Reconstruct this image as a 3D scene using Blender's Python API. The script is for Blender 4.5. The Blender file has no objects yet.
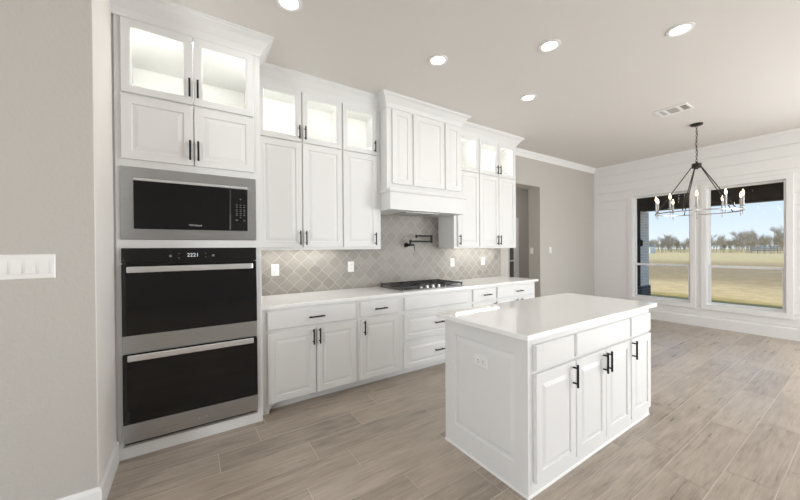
import bpy, bmesh, math, random
from mathutils import Vector, Matrix
S = bpy.context.scene
COL = S.collection
rnd = random.Random(7)

# ------------------------------------------------------------------ camera
def add_camera():
    yaw, pit, rol = math.radians(56.68), math.radians(.34), math.radians(-.43)
    F = Vector((math.cos(yaw)*math.cos(pit), math.sin(yaw)*math.cos(pit), -math.sin(pit)))
    R = Vector((math.sin(yaw), -math.cos(yaw), 0))
    U = R.cross(F)
    R2 = R*math.cos(rol) + U*math.sin(rol)
    U2 = U*math.cos(rol) - R*math.sin(rol)
    cd = bpy.data.cameras.new('camera'); cd.sensor_width = 36; cd.lens = 320/800*36
    cd.clip_start = .02; cd.clip_end = 500
    cam = bpy.data.objects.new('camera', cd); COL.objects.link(cam)
    M = Matrix((R2, U2, -F)).transposed().to_4x4(); M.translation = (0, 0, 1.40)
    cam.matrix_world = M
    S.camera = cam
add_camera()

# ------------------------------------------------------------------ view, world, lights
S.view_settings.view_transform = 'Standard'
S.view_settings.look = 'None'
S.view_settings.gamma = 1
S.view_settings.use_curve_mapping = False
S.view_settings.exposure = 0.13

w = bpy.data.worlds.new('sky'); S.world = w; w.use_nodes = True
nt = w.node_tree; nt.nodes.clear()
wo = nt.nodes.new('ShaderNodeOutputWorld'); bg = nt.nodes.new('ShaderNodeBackground')
tc = nt.nodes.new('ShaderNodeTexCoord'); sx = nt.nodes.new('ShaderNodeSeparateXYZ'); cr = nt.nodes.new('ShaderNodeValToRGB')
nt.links.new(tc.outputs['Generated'], sx.inputs[0]); nt.links.new(sx.outputs['Z'], cr.inputs[0])
nt.links.new(cr.outputs[0], bg.inputs[0]); nt.links.new(bg.outputs[0], wo.inputs[0])
e = cr.color_ramp.elements
e[0].position = 0.0; e[0].color = (.80, .88, .97, 1)
e[1].position = .6; e[1].color = (.30, .47, .80, 1)
m_ = cr.color_ramp.elements.new(.16); m_.color = (.50, .68, .96, 1)
bg.inputs['Strength'].default_value = 1.08

def add_sun():
    l = bpy.data.lights.new('sun', 'SUN'); l.energy = 3.1; l.angle = math.radians(1.5); l.color = (1, .92, .78)
    o = bpy.data.objects.new('sun', l); COL.objects.link(o)
    o.rotation_euler = Vector((.55, -.45, -.75)).to_track_quat('-Z', 'Y').to_euler()
add_sun()

def area(name, loc, direction, sx_, sy_, power, col=(1, 1, 1)):
    l = bpy.data.lights.new(name, 'AREA'); l.shape = 'RECTANGLE'; l.size = sx_; l.size_y = sy_; l.energy = power; l.color = col
    o = bpy.data.objects.new(name, l); COL.objects.link(o); o.location = loc
    o.rotation_euler = Vector(direction).to_track_quat('-Z', 'Z').to_euler()
    return o
# added fill lights in made-up openings right, behind and left of the camera
area('right_fill_light', (7.38, -2.1, 1.25), (-1, 0, 0), 2.6, 2.2, 215, (.96, .98, 1))
area('rear_fill_light', (5.7, -4.40, 1.55), (0, 1, 0), 2.7, 2.1, 120, (.97, .985, 1))

area('side_fill_light', (-3.92, -1.6, 1.55), (1, 0, 0), 3.2, 2.1, 130, (.98, .99, 1))
area('hall_fill_light', (5.6, 4.4, 3.05), (0, 0, -1), .5, .5, 22, (1, .97, .93))  # added fill to brighten the dark hall, no fixture modelled

# ------------------------------------------------------------------ materials
def mat(name, col, rough=.5, metal=0, spec=.5, emis=None, es=0, coat=0):
    m = bpy.data.materials.new(name); m.use_nodes = True
    b = m.node_tree.nodes['Principled BSDF']
    b.inputs['Base Color'].default_value = (*col, 1); b.inputs['Roughness'].default_value = rough
    b.inputs['Metallic'].default_value = metal; b.inputs['Specular IOR Level'].default_value = spec
    b.inputs['Coat Weight'].default_value = coat
    if emis: b.inputs['Emission Color'].default_value = (*emis, 1); b.inputs['Emission Strength'].default_value = es
    return m
def N(m, t, **kw):
    n = m.node_tree.nodes.new(t)
    for k, v in kw.items(): setattr(n, k, v)
    return n
def L(m, a, b): m.node_tree.links.new(a, b)
def bsdf(m): return m.node_tree.nodes['Principled BSDF']
def math_(m, op, a, b=None, c=None):
    n = N(m, 'ShaderNodeMath', operation=op)
    for i, v in enumerate((a, b, c)):
        if v is None: continue
        if isinstance(v, (int, float)): n.inputs[i].default_value = v
        else: L(m, v, n.inputs[i])
    return n.outputs[0]
def add_noise_bump(m, scale, strength, dist=.002, detail=3):
    t = N(m, 'ShaderNodeTexCoord'); n = N(m, 'ShaderNodeTexNoise'); n.inputs['Scale'].default_value = scale; n.inputs['Detail'].default_value = detail
    bp = N(m, 'ShaderNodeBump'); bp.inputs['Strength'].default_value = strength; bp.inputs['Distance'].default_value = dist
    L(m, t.outputs['Object'], n.inputs['Vector']); L(m, n.outputs['Fac'], bp.inputs['Height']); L(m, bp.outputs[0], bsdf(m).inputs['Normal'])
    return m
def noise_color(m, scale, c0, c1, vec_scale=(1, 1, 1), detail=4, lo=.3, hi=.7):
    t = N(m, 'ShaderNodeTexCoord'); mp = N(m, 'ShaderNodeMapping'); mp.inputs['Scale'].default_value = vec_scale
    n = N(m, 'ShaderNodeTexNoise'); n.inputs['Scale'].default_value = scale; n.inputs['Detail'].default_value = detail
    r = N(m, 'ShaderNodeValToRGB'); r.color_ramp.elements[0].color = (*c0, 1); r.color_ramp.elements[1].color = (*c1, 1)
    r.color_ramp.elements[0].position = lo; r.color_ramp.elements[1].position = hi
    L(m, t.outputs['Object'], mp.inputs[0]); L(m, mp.outputs[0], n.inputs['Vector']); L(m, n.outputs['Fac'], r.inputs[0]); L(m, r.outputs[0], bsdf(m).inputs['Base Color'])
    return m

M = {}
M['wall'] = add_noise_bump(mat('greige_wall_paint', (.52, .498, .465), .75, spec=.25), 65, .7, .004)
M['wall_dim'] = mat('dimmed_unseen_wall', (.34, .32, .295), .8, spec=.2)  # unseen walls, darkened to cut light bounced onto the near wall
M['wall_end_lit'] = mat('wall_end_painted_light', (.80, .77, .735), .7, spec=.25)  # brightness of the return put into the colour, lighter than the wall
M['ceiling'] = add_noise_bump(mat('ceiling_paint', (.745, .722, .69), .85, spec=.2), 110, .3, .003)
M['shiplap'] = mat('white_shiplap_paint', (.88, .882, .876), .45)
M['trim'] = mat('white_trim_paint', (.86, .862, .855), .35)
M['cab'] = mat('white_cabinet_paint', (.77, .772, .765), .42, spec=.35)
M['cab_in'] = mat('white_cabinet_interior', (.84, .835, .82), .45)
M['quartz'] = add_noise_bump(mat('white_quartz', (.91, .908, .90), .05, spec=.42), 20, .0)
M['black'] = mat('matte_black_metal', (.008, .0075, .007), .5, metal=.0, spec=.35)
M['bronze'] = mat('dark_bronze_metal', (.035, .030, .026), .35, metal=.6)
M['iron'] = mat('cast_iron', (.045, .045, .045), .55)
M['plastic'] = mat('white_plastic', (.84, .835, .815), .3)
M['slot'] = mat('dark_slot', (.06, .058, .055), .6)
M['glassblack'] = mat('black_appliance_glass', (.006, .006, .007), .04, spec=.45)
M['ctrlblack'] = mat('black_control_glass', (.010, .010, .011), .10, spec=.4)
M['steel'] = mat('brushed_stainless_steel', (.49, .505, .52), .30, metal=1)
def brush(m):
    t = N(m, 'ShaderNodeTexCoord'); mp = N(m, 'ShaderNodeMapping'); mp.inputs['Scale'].default_value = (2, 2, 400)
    n = N(m, 'ShaderNodeTexNoise'); n.inputs['Scale'].default_value = 1; n.inputs['Detail'].default_value = 2
    L(m, t.outputs['Object'], mp.inputs[0]); L(m, mp.outputs[0], n.inputs['Vector'])
    L(m, math_(m, 'MULTIPLY_ADD', n.outputs['Fac'], .12, .24), bsdf(m).inputs['Roughness'])
brush(M['steel'])
M['steel_bright'] = mat('bright_stainless_steel', (.83, .85, .865), .36, metal=1)
M['print'] = mat('pale_grey_print', (.55, .55, .55), .5)
M['dimprint'] = mat('dim_grey_print', (.16, .16, .16), .5)
M['clock'] = mat('clock_segments', (.05, .05, .05), .4, emis=(.9, .95, 1), es=.75)
M['led'] = mat('led_strip_diffuser', (.9, .9, .9), .4, emis=(1, .97, .93), es=42)
M['puck'] = mat('cabinet_light_bar', (.9, .9, .9), .4, emis=(1, .98, .95), es=13)
M['bar'] = mat('tower_light_bar', (.9, .9, .9), .4, emis=(1, .98, .95), es=42)
M['can'] = mat('recessed_light_lens', (.9, .9, .9), .4, emis=(1, .97, .92), es=7)
M['bulb'] = mat('candle_bulb_glow', (.9, .85, .7), .2, emis=(1, .74, .42), es=9)
M['candle'] = mat('candle_sleeve_grey', (.40, .395, .385), .35, metal=.5)
M['ring'] = mat('brushed_grey_metal', (.42, .415, .41), .3, metal=.9)
M['vinyl'] = mat('white_vinyl_frame', (.82, .825, .83), .35)

def glass(name, ior, tint=(1, 1, 1)):
    m = bpy.data.materials.new(name); m.use_nodes = True; t = m.node_tree; t.nodes.clear()
    o = t.nodes.new('ShaderNodeOutputMaterial'); mx = t.nodes.new('ShaderNodeMixShader'); fr = t.nodes.new('ShaderNodeFresnel')
    tr = t.nodes.new('ShaderNodeBsdfTransparent'); gl = t.nodes.new('ShaderNodeBsdfGlossy')
    fr.inputs[0].default_value = ior; gl.inputs['Roughness'].default_value = .01; tr.inputs[0].default_value = (*tint, 1)
    ge = t.nodes.new('ShaderNodeNewGeometry'); sb = t.nodes.new('ShaderNodeMath'); sb.operation = 'SUBTRACT'; sb.inputs[0].default_value = 1; t.links.new(ge.outputs['Backfacing'], sb.inputs[1])
    ml = t.nodes.new('ShaderNodeMath'); ml.operation = 'MULTIPLY'; t.links.new(fr.outputs[0], ml.inputs[0]); t.links.new(sb.outputs[0], ml.inputs[1])
    t.links.new(ml.outputs[0], mx.inputs[0]); t.links.new(tr.outputs[0], mx.inputs[1]); t.links.new(gl.outputs[0], mx.inputs[2]); t.links.new(mx.outputs[0], o.inputs[0])
    return m
M['pane'] = glass('clear_window_glass', 1.30, (.97, .98, .97))
M['cabglass'] = glass('clear_cabinet_glass', 1.35, (.97, .98, .97))

def floor_mat():
    m = mat('wood_look_plank_tile', (.3, .27, .23), .36, spec=.5)
    at = N(m, 'ShaderNodeAttribute', attribute_name='plank')
    tcx = N(m, 'ShaderNodeTexCoord'); sp = N(m, 'ShaderNodeSeparateXYZ'); L(m, tcx.outputs['Object'], sp.inputs[0])
    off = math_(m, 'MULTIPLY', at.outputs['Fac'], 37.0)
    cb = N(m, 'ShaderNodeCombineXYZ')
    L(m, math_(m, 'ADD', sp.outputs['X'], off), cb.inputs[0]); L(m, math_(m, 'ADD', sp.outputs['Y'], off), cb.inputs[1]); L(m, off, cb.inputs[2])
    mp1 = N(m, 'ShaderNodeMapping'); mp1.inputs['Scale'].default_value = (1.6, 26, 1); L(m, cb.outputs[0], mp1.inputs[0])
    n1 = N(m, 'ShaderNodeTexNoise'); n1.inputs['Scale'].default_value = 1.4; n1.inputs['Detail'].default_value = 6; n1.inputs['Roughness'].default_value = .62; n1.inputs['Distortion'].default_value = .25
    L(m, mp1.outputs[0], n1.inputs['Vector'])
    mp2 = N(m, 'ShaderNodeMapping'); mp2.inputs['Scale'].default_value = (2.2, 6, 1); L(m, cb.outputs[0], mp2.inputs[0])
    n2 = N(m, 'ShaderNodeTexNoise'); n2.inputs['Scale'].default_value = 1.2; n2.inputs['Detail'].default_value = 3; n2.inputs['Distortion'].default_value = .5
    L(m, mp2.outputs[0], n2.inputs['Vector'])
    wv = N(m, 'ShaderNodeTexWave', wave_type='RINGS', rings_direction='Y'); wv.inputs['Scale'].default_value = 2.2; wv.inputs['Distortion'].default_value = 9; wv.inputs['Detail'].default_value = 3; wv.inputs['Detail Scale'].default_value = 1.2
    mp3 = N(m, 'ShaderNodeMapping'); mp3.inputs['Scale'].default_value = (.55, 4.0, 1); L(m, cb.outputs[0], mp3.inputs[0]); L(m, mp3.outputs[0], wv.inputs['Vector'])
    mp4 = N(m, 'ShaderNodeMapping'); mp4.inputs['Scale'].default_value = (6, 130, 1); L(m, cb.outputs[0], mp4.inputs[0])
    n4 = N(m, 'ShaderNodeTexNoise'); n4.inputs['Scale'].default_value = 1.2; n4.inputs['Detail'].default_value = 4; n4.inputs['Roughness'].default_value = .7; L(m, mp4.outputs[0], n4.inputs['Vector'])
    a = math_(m, 'MULTIPLY', n1.outputs['Fac'], .46)
    a = math_(m, 'MULTIPLY_ADD', n2.outputs['Fac'], .16, a)
    a = math_(m, 'MULTIPLY_ADD', wv.outputs['Fac'], .05, a)
    a = math_(m, 'MULTIPLY_ADD', n4.outputs['Fac'], .36, a)
    a = math_(m, 'MULTIPLY_ADD', at.outputs['Fac'], .12, a)
    r = N(m, 'ShaderNodeValToRGB'); L(m, a, r.inputs[0])
    r.color_ramp.elements[0].position = .34; r.color_ramp.elements[0].color = (.20, .162, .128, 1)
    r.color_ramp.elements[1].position = .70; r.color_ramp.elements[1].color = (.52, .447, .372, 1)
    k = r.color_ramp.elements.new(.53); k.color = (.385, .326, .268, 1)
    L(m, r.outputs[0], bsdf(m).inputs['Base Color'])
    L(m, math_(m, 'MULTIPLY_ADD', n1.outputs['Fac'], .22, .20), bsdf(m).inputs['Roughness'])
    bp = N(m, 'ShaderNodeBump'); bp.inputs['Strength'].default_value = .12; bp.inputs['Distance'].default_value = .002
    L(m, n1.outputs['Fac'], bp.inputs['Height']); L(m, bp.outputs[0], bsdf(m).inputs['Normal'])
    return m
M['plank'] = floor_mat()
M['grout'] = mat('pale_floor_grout', (.66, .60, .53), .8)

def tile_mat():
    m = mat('greige_arabesque_tile', (.4, .38, .34), .4, spec=.3)
    t = N(m, 'ShaderNodeTexCoord'); sp = N(m, 'ShaderNodeSeparateXYZ'); L(m, t.outputs['Object'], sp.inputs[0])
    P = .155
    u = math_(m, 'MULTIPLY', math_(m, 'SUBTRACT', sp.outputs['X'], .865), 1/P)
    v = math_(m, 'MULTIPLY', math_(m, 'SUBTRACT', sp.outputs['Z'], 1.24), 1/P)
    A = math_(m, 'ADD', u, v); B = math_(m, 'SUBTRACT', u, v)
    # lantern curve: each side of the diamond swells in an S
    A2 = math_(m, 'MULTIPLY_ADD', math_(m, 'SINE', math_(m, 'MULTIPLY', B, 2*math.pi)), .03, A)
    B2 = math_(m, 'MULTIPLY_ADD', math_(m, 'SINE', math_(m, 'MULTIPLY', A, 2*math.pi)), .03, B)
    def edge(x):
        f = math_(m, 'FRACT', x); return math_(m, 'MINIMUM', f, math_(m, 'SUBTRACT', 1.0, f))
    d = math_(m, 'MINIMUM', edge(A2), edge(B2))
    g = N(m, 'ShaderNodeMapRange'); g.inputs['From Min'].default_value = .018; g.inputs['From Max'].default_value = .045; L(m, d, g.inputs['Value'])
    cb = N(m, 'ShaderNodeCombineXYZ'); L(m, math_(m, 'FLOOR', A2), cb.inputs[0]); L(m, math_(m, 'FLOOR', B2), cb.inputs[1])
    wn = N(m, 'ShaderNodeTexWhiteNoise'); L(m, cb.outputs[0], wn.inputs['Vector'])
    r = N(m, 'ShaderNodeValToRGB'); L(m, wn.outputs['Value'], r.inputs[0])
    r.color_ramp.elements[0].color = (.30, .28, .248, 1); r.color_ramp.elements[1].color = (.38, .36, .325, 1)
    n = N(m, 'ShaderNodeTexNoise'); n.inputs['Scale'].default_value = 22; n.inputs['Detail'].default_value = 4; L(m, t.outputs['Object'], n.inputs['Vector'])
    mx0 = N(m, 'ShaderNodeMix', data_type='RGBA', blend_type='MULTIPLY'); mx0.inputs[0].default_value = .18; L(m, r.outputs[0], mx0.inputs[6]); L(m, n.outputs['Fac'], mx0.inputs[7])
    mx = N(m, 'ShaderNodeMix', data_type='RGBA'); L(m, g.outputs[0], mx.inputs[0]); mx.inputs[6].default_value = (.45, .427, .388, 1); L(m, mx0.outputs[2], mx.inputs[7])
    L(m, mx.outputs[2], bsdf(m).inputs['Base Color'])
    bp = N(m, 'ShaderNodeBump'); bp.inputs['Strength'].default_value = .5; bp.inputs['Distance'].default_value = .003; L(m, g.outputs[0], bp.inputs['Height']); L(m, bp.outputs[0], bsdf(m).inputs['Normal'])
    L(m, math_(m, 'MULTIPLY_ADD', g.outputs[0], -.32, .72), bsdf(m).inputs['Roughness'])
    return m
M['tile'] = tile_mat()

def brick_mat(name, c1, c2, cm):
    m = mat(name, c1, .85)
    t = N(m, 'ShaderNodeTexCoord'); sp = N(m, 'ShaderNodeSeparateXYZ'); L(m, t.outputs['Object'], sp.inputs[0])
    cb = N(m, 'ShaderNodeCombineXYZ'); L(m, math_(m, 'ADD', sp.outputs['X'], sp.outputs['Y']), cb.inputs[0]); L(m, sp.outputs['Z'], cb.inputs[1])
    b = N(m, 'ShaderNodeTexBrick'); b.inputs['Scale'].default_value = 1; b.inputs['Brick Width'].default_value = .22; b.inputs['Row Height'].default_value = .075; b.inputs['Mortar Size'].default_value = .008
    b.inputs['Color1'].default_value = (*c1, 1); b.inputs['Color2'].default_value = (*c2, 1); b.inputs['Mortar'].default_value = (*cm, 1)
    L(m, cb.outputs[0], b.inputs['Vector']); L(m, b.outputs['Color'], bsdf(m).inputs['Base Color'])
    return m
M['brick'] = brick_mat('grey_brick', (.58, .57, .55), (.66, .65, .63), (.80, .79, .77))
M['darkbrick'] = brick_mat('dark_grey_brick', (.05, .052, .058), (.07, .072, .078), (.16, .16, .16))
M['pier_shade'] = mat('painted_pier_shade', (.03, .028, .026), .6)  # shade on the pier's house side, put into the colour
M['beam'] = noise_color(mat('dark_stained_wood', (.03, .02, .015), .6), 3, (.022, .015, .011), (.075, .048, .032), (1, 1, 1), 5)
M['slab'] = mat('concrete_slab', (.42, .40, .37), .8)
M['shed'] = mat('white_shed_siding', (.8, .8, .78), .6)
M['bark'] = noise_color(mat('bare_twigs', (.2, .17, .14), .9), 1.0, (.30, .265, .235), (.46, .42, .37))
M['brush'] = noise_color(mat('grey_brush_twigs', (.2, .18, .14), .9), 1.0, (.28, .25, .19), (.44, .39, .30))
M['fence'] = mat('grey_metal_fence', (.16, .18, .20), .7)
M['vent'] = mat('white_vent_metal', (.86, .85, .83), .4)
M['louver'] = mat('grey_vent_louver', (.52, .51, .49), .5)
M['greypane'] = mat('grey_door_glass', (.13, .13, .135), .15)

def field_mat():
    m = mat('dry_field_grass', (.5, .42, .26), .95, spec=.1)
    t = N(m, 'ShaderNodeTexCoord'); sp = N(m, 'ShaderNodeSeparateXYZ'); L(m, t.outputs['Object'], sp.inputs[0])
    n = N(m, 'ShaderNodeTexNoise'); n.inputs['Scale'].default_value = .35; n.inputs['Detail'].default_value = 5; L(m, t.outputs['Object'], n.inputs['Vector'])
    d = math_(m, 'MULTIPLY_ADD', n.outputs['Fac'], 4.0, sp.outputs['X'])
    lg = math_(m, 'LOGARITHM', d, 10.0)
    mr = N(m, 'ShaderNodeMapRange'); mr.inputs['From Min'].default_value = 1.0; mr.inputs['From Max'].default_value = 2.1; L(m, lg, mr.inputs['Value'])
    r = N(m, 'ShaderNodeValToRGB'); L(m, mr.outputs[0], r.inputs[0])
    els = r.color_ramp.elements
    els[0].position = 0; els[0].color = (.44, .34, .11, 1)
    els[1].position = 1; els[1].color = (.60, .49, .27, 1)
    for p, c in ((.175, (.46, .35, .13)), (.20, (.66, .50, .26)), (.27, (.62, .47, .25)), (.33, (.40, .30, .165)), (.44, (.36, .28, .165)), (.58, (.45, .345, .19)), (.66, (.62, .50, .27)), (.85, (.64, .53, .30))):
        k = els.new(p); k.color = (*c, 1)
    n2 = N(m, 'ShaderNodeTexNoise'); n2.inputs['Scale'].default_value = 2.2; n2.inputs['Detail'].default_value = 8; n2.inputs['Roughness'].default_value = .75; L(m, t.outputs['Object'], n2.inputs['Vector'])
    mr2 = N(m, 'ShaderNodeMapRange'); mr2.inputs['From Min'].default_value = .3; mr2.inputs['From Max'].default_value = .7; mr2.inputs['To Min'].default_value = .72; mr2.inputs['To Max'].default_value = 1.18; L(m, n2.outputs['Fac'], mr2.inputs['Value'])
    mx = N(m, 'ShaderNodeVectorMath', operation='SCALE'); L(m, r.outputs[0], mx.inputs[0]); L(m, mr2.outputs[0], mx.inputs['Scale'])
    L(m, mx.outputs[0], bsdf(m).inputs['Base Color'])
    return m
M['field'] = field_mat()

# ------------------------------------------------------------------ mesh helpers
class MB:
    def __init__(s): s.bm = bmesh.new()
    def box(s, x0, x1, y0, y1, z0, z1, bev=0):
        x0, x1 = sorted((x0, x1)); y0, y1 = sorted((y0, y1)); z0, z1 = sorted((z0, z1))
        r = bmesh.ops.create_cube(s.bm, size=1)
        vs = r['verts']
        for v in vs: v.co = Vector((x0+(v.co.x+.5)*(x1-x0), y0+(v.co.y+.5)*(y1-y0), z0+(v.co.z+.5)*(z1-z0)))
        if bev:
            es = list({ed for v in vs for ed in v.link_edges})
            bmesh.ops.bevel(s.bm, geom=es, offset=bev, segments=2, affect='EDGES', profile=.5)
        return s
    def rings(s, loops, cap0=True, cap1=True):
        vl = [[s.bm.verts.new(p) for p in lp] for lp in loops]
        n = len(vl[0])
        for a, b in zip(vl, vl[1:]):
            for i in range(n):
                j = (i+1) % n
                s.bm.faces.new((a[i], a[j], b[j], b[i]))
        if cap0: s.bm.faces.new(list(reversed(vl[0])))
        if cap1: s.bm.faces.new(vl[-1])
        return s
    def frame_panel(s, u0, u1, v0, v1, prof, mp, cap1=True):
        loops = []
        for ins, d in prof:
            loops.append([Vector(mp(u0+ins, v0+ins, d)), Vector(mp(u1-ins, v0+ins, d)), Vector(mp(u1-ins, v1-ins, d)), Vector(mp(u0+ins, v1-ins, d))])
        return s.rings(loops, cap1, cap1)
    def cyl(s, p0, p1, r, n=12, r1=None):
        p0, p1 = Vector(p0), Vector(p1); r1 = r if r1 is None else r1
        d = (p1-p0).normalized(); a = d.orthogonal().normalized(); b = d.cross(a)
        loops = [[p0+(a*math.cos(t)+b*math.sin(t))*r for t in [2*math.pi*i/n for i in range(n)]],
                 [p1+(a*math.cos(t)+b*math.sin(t))*r1 for t in [2*math.pi*i/n for i in range(n)]]]
        return s.rings(loops)
    def lathe(s, prof, c, n=24, axis='z'):
        c = Vector(c); loops = []
        for r, h in prof:
            lp = []
            for i in range(n):
                t = 2*math.pi*i/n
                p = Vector((r*math.cos(t), r*math.sin(t), h))
                if axis == 'y': p = Vector((p.x, -p.z, p.y))
                lp.append(c+p)
            loops.append(lp)
        return s.rings(loops)
    def torus(s, c, R, prof, n=64):
        c = Vector(c); vl = []
        for i in range(n):
            t = 2*math.pi*i/n
            vl.append([s.bm.verts.new(c+Vector(((R+a)*math.cos(t), (R+a)*math.sin(t), b))) for a, b in prof])
        k = len(prof)
        for i in range(n):
            A, B = vl[i], vl[(i+1) % n]
            for j in range(k):
                s.bm.faces.new((A[j], A[(j+1) % k], B[(j+1) % k], B[j]))
        return s
    def sweep(s, path, prof, closed=False):
        """prof: (outward offset, z); outward is to the right of travel along path in plan"""
        n = len(path); P = [Vector((p[0], p[1])) for p in path]; vl = []
        def nrm(a, b):
            d = (b-a).normalized(); return Vector((d.y, -d.x))
        for i in range(n):
            if i == 0: m = nrm(P[0], P[1])
            elif i == n-1: m = nrm(P[-2], P[-1])
            else:
                a, b = nrm(P[i-1], P[i]), nrm(P[i], P[i+1]); m = (a+b); m = m/(m.dot(a))
            vl.append([s.bm.verts.new((P[i].x+m.x*o, P[i].y+m.y*o, z)) for o, z in prof])
        k = len(prof)
        for a, b in zip(vl, vl[1:]):
            for j in range(k):
                s.bm.faces.new((a[j], a[(j+1) % k], b[(j+1) % k], b[j]))
        s.bm.faces.new(list(reversed(vl[0]))); s.bm.faces.new(vl[-1])
        return s
    def text(s, txt, size, x, y, z, ext=.0004):
        cu = bpy.data.curves.new('t', 'FONT'); cu.body = txt; cu.size = size; cu.extrude = ext; cu.align_x = 'CENTER'; cu.align_y = 'CENTER'
        o = bpy.data.objects.new('t', cu); COL.objects.link(o)
        bpy.context.view_layer.update()
        me = bpy.data.meshes.new_from_object(o.evaluated_get(bpy.context.evaluated_depsgraph_get()))
        me.transform(Matrix.Translation((x, y, z)) @ Matrix.Rotation(math.pi/2, 4, 'X'))
        s.bm.from_mesh(me)
        bpy.data.objects.remove(o); bpy.data.curves.remove(cu); bpy.data.meshes.remove(me)
        return s
    def build(s, name, m, parent=None, smooth=False, loc=None):
        bmesh.ops.recalc_face_normals(s.bm, faces=s.bm.faces)
        off = root_loc(parent) if parent else Vector(loc or (0, 0, 0))
        if off.length: bmesh.ops.translate(s.bm, verts=s.bm.verts, vec=-off)
        me = bpy.data.meshes.new(name); s.bm.to_mesh(me); s.bm.free()
        me.materials.append(M[m] if isinstance(m, str) else m)
        if smooth:
            me.polygons.foreach_set('use_smooth', [True]*len(me.polygons)); me.set_sharp_from_angle(angle=math.radians(40))
        o = bpy.data.objects.new(name, me); COL.objects.link(o)
        if parent: o.parent = parent
        else: o.location = off
        return o
def root_loc(o):
    while o.parent: o = o.parent
    return o.location.copy()
def tag(o, label, cat, group=None):
    o['label'] = label; o['category'] = cat
    if group: o['group'] = group
    return o
def thing(name, label, cat, loc, group=None):
    o = bpy.data.objects.new(name, None); COL.objects.link(o); o.location = loc; o.empty_display_size = .1
    return tag(o, label, cat, group)
def struct(o):
    o['kind'] = 'structure'; return o
def copy_tree(o, parent=None):
    c = o.copy(); COL.objects.link(c); c.parent = parent
    for ch in list(o.children): copy_tree(ch, c)
    return c

# ------------------------------------------------------------------ room shell
CH = 3.10; YW = 3.53; XW = 7.42; XL = -4.0; YB = -4.5; YN = 2.30; XR = -.419
def rect_minus(r, holes):
    u0, u1, v0, v1 = r
    us = sorted({u0, u1, *[min(max(h[i], u0), u1) for h in holes for i in (0, 1)]})
    vs = sorted({v0, v1, *[min(max(h[i], v0), v1) for h in holes for i in (2, 3)]})
    out = []
    for a, b in zip(vs, vs[1:]):
        run = None
        for c, d in zip(us, us[1:]):
            cu, cv = (c+d)/2, (a+b)/2
            solid = not any(h[0] < cu < h[1] and h[2] < cv < h[3] for h in holes)
            if solid: run = [run[0], d] if run else [c, d]
            if not solid or d == us[-1]:
                if run: out.append((run[0], run[1], a, b))
                run = None
    return out

# floor: individual plank tiles over a grout bed, one mesh
def build_floor():
    bm = bmesh.new(); lay = bm.faces.layers.float.new('plank')
    W, LEN, G = .2172, .985, .0024
    known = {-1: .42, 0: .15, 1: .707, 2: .91, 3: .563, 4: 1.10, 5: .50, 6: 1.52, 7: 1.735, 8: 2.475}
    rf = random.Random(3)
    k = -8
    while 2.51-W*k > YB:
        y1 = 2.51-W*k; y0 = y1-W
        x = known.get(k, rf.random()*LEN); x -= math.ceil((x-XL)/LEN)*LEN
        while x < XW+.02:
            if not (y0 > YW and (x > 7.6)):
                vs = [bm.verts.new(p) for p in ((x+G, y0+G, 0), (x+LEN-G, y0+G, 0), (x+LEN-G, y1-G, 0), (x+G, y1-G, 0))]
                f = bm.faces.new(vs); f[lay] = rf.random()
            x += LEN
        k += 1
    me = bpy.data.meshes.new('floor'); bm.to_mesh(me); bm.free(); me.materials.append(M['plank'])
    o = bpy.data.objects.new('floor', me); COL.objects.link(o); struct(o)
    b = MB().box(XL-.1, XW+.15, YB-.15, 6.2, -.12, -.0015).build('floor_bed', 'grout', o)
build_floor()

struct(MB().box(XL-.3, XW+.15, YB-.3, 6.4, CH, CH+.25).build('ceiling', 'ceiling'))
# cabinet wall with the opening to the back hall
b = MB()
for u0, u1, v0, v1 in rect_minus((XR, XW, 0, CH), [(4.53, 5.43, -1, 2.51)]): b.box(u0, u1, YW, YW+.24, v0, v1)
struct(b.build('wall_back', 'wall'))
# near wall with the switches, and its return beside the oven tower
struct(MB().box(XL, XR, YN, YW+.24, 0, CH).build('wall_left', 'wall'))
b = MB()
for u0, u1, v0, v1 in rect_minus((YB, YN, 0, CH), [(-3.3, .1, .45, 2.65)]): b.box(XL-.15, XL, u0, u1, v0, v1)  # hole made up for the side fill light
struct(b.build('wall_far_left', 'wall_dim'))
FILL_REAR = [(4.3, 7.1, .45, 2.65)]  # made-up opening for the rear fill light
b = MB()
for u0, u1, v0, v1 in rect_minus((XL-.15, XW+.15, 0, CH), FILL_REAR): b.box(u0, u1, YB-.15, YB, v0, v1)
struct(b.build('wall_front', 'wall_dim'))
struct(MB().box(XR, XR+.003, YN, 2.790, 0, CH).build('lit_wall_end_skin', 'wall_end_lit'))  # thin skin over the return, carries its painted-in light
# back hall
struct(MB().box(4.3, 8.0, 5.0, 5.12, 0, CH).build('wall_hall', 'wall'))
struct(MB().box(4.18, 4.3, YW+.24, 5.12, 0, CH).box(8.0, 8.12, YW+.24, 5.12, 0, CH).build('wall_hall_side', 'wall'))

# window wall
WIN = [(1.909, 2.80, .385, 2.395), (.818, 1.707, .385, 2.395)]
FILL_RIGHT = (-3.45, -.75, 0.0, 2.45)  # made-up doorway for the fill light on the right
HOLES = [WIN[0], WIN[1], FILL_RIGHT]
b = MB()
for u0, u1, v0, v1 in rect_minus((YB, YW, 0, CH), HOLES): b.box(XW+.012, XW+.16, u0, u1, v0, v1)
wr = struct(b.build('wall_right', 'shiplap'))
b = MB(); z = .193-.18
while z < CH:
    za, zb = max(z, 0), min(z+.18-.006, CH)
    for u0, u1, v0, v1 in rect_minus((YB, YW, za, zb), HOLES): b.box(XW, XW+.0125, u0, u1, v0, v1)
    z += .18
b.build('shiplap_boards', 'shiplap', wr)

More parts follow.
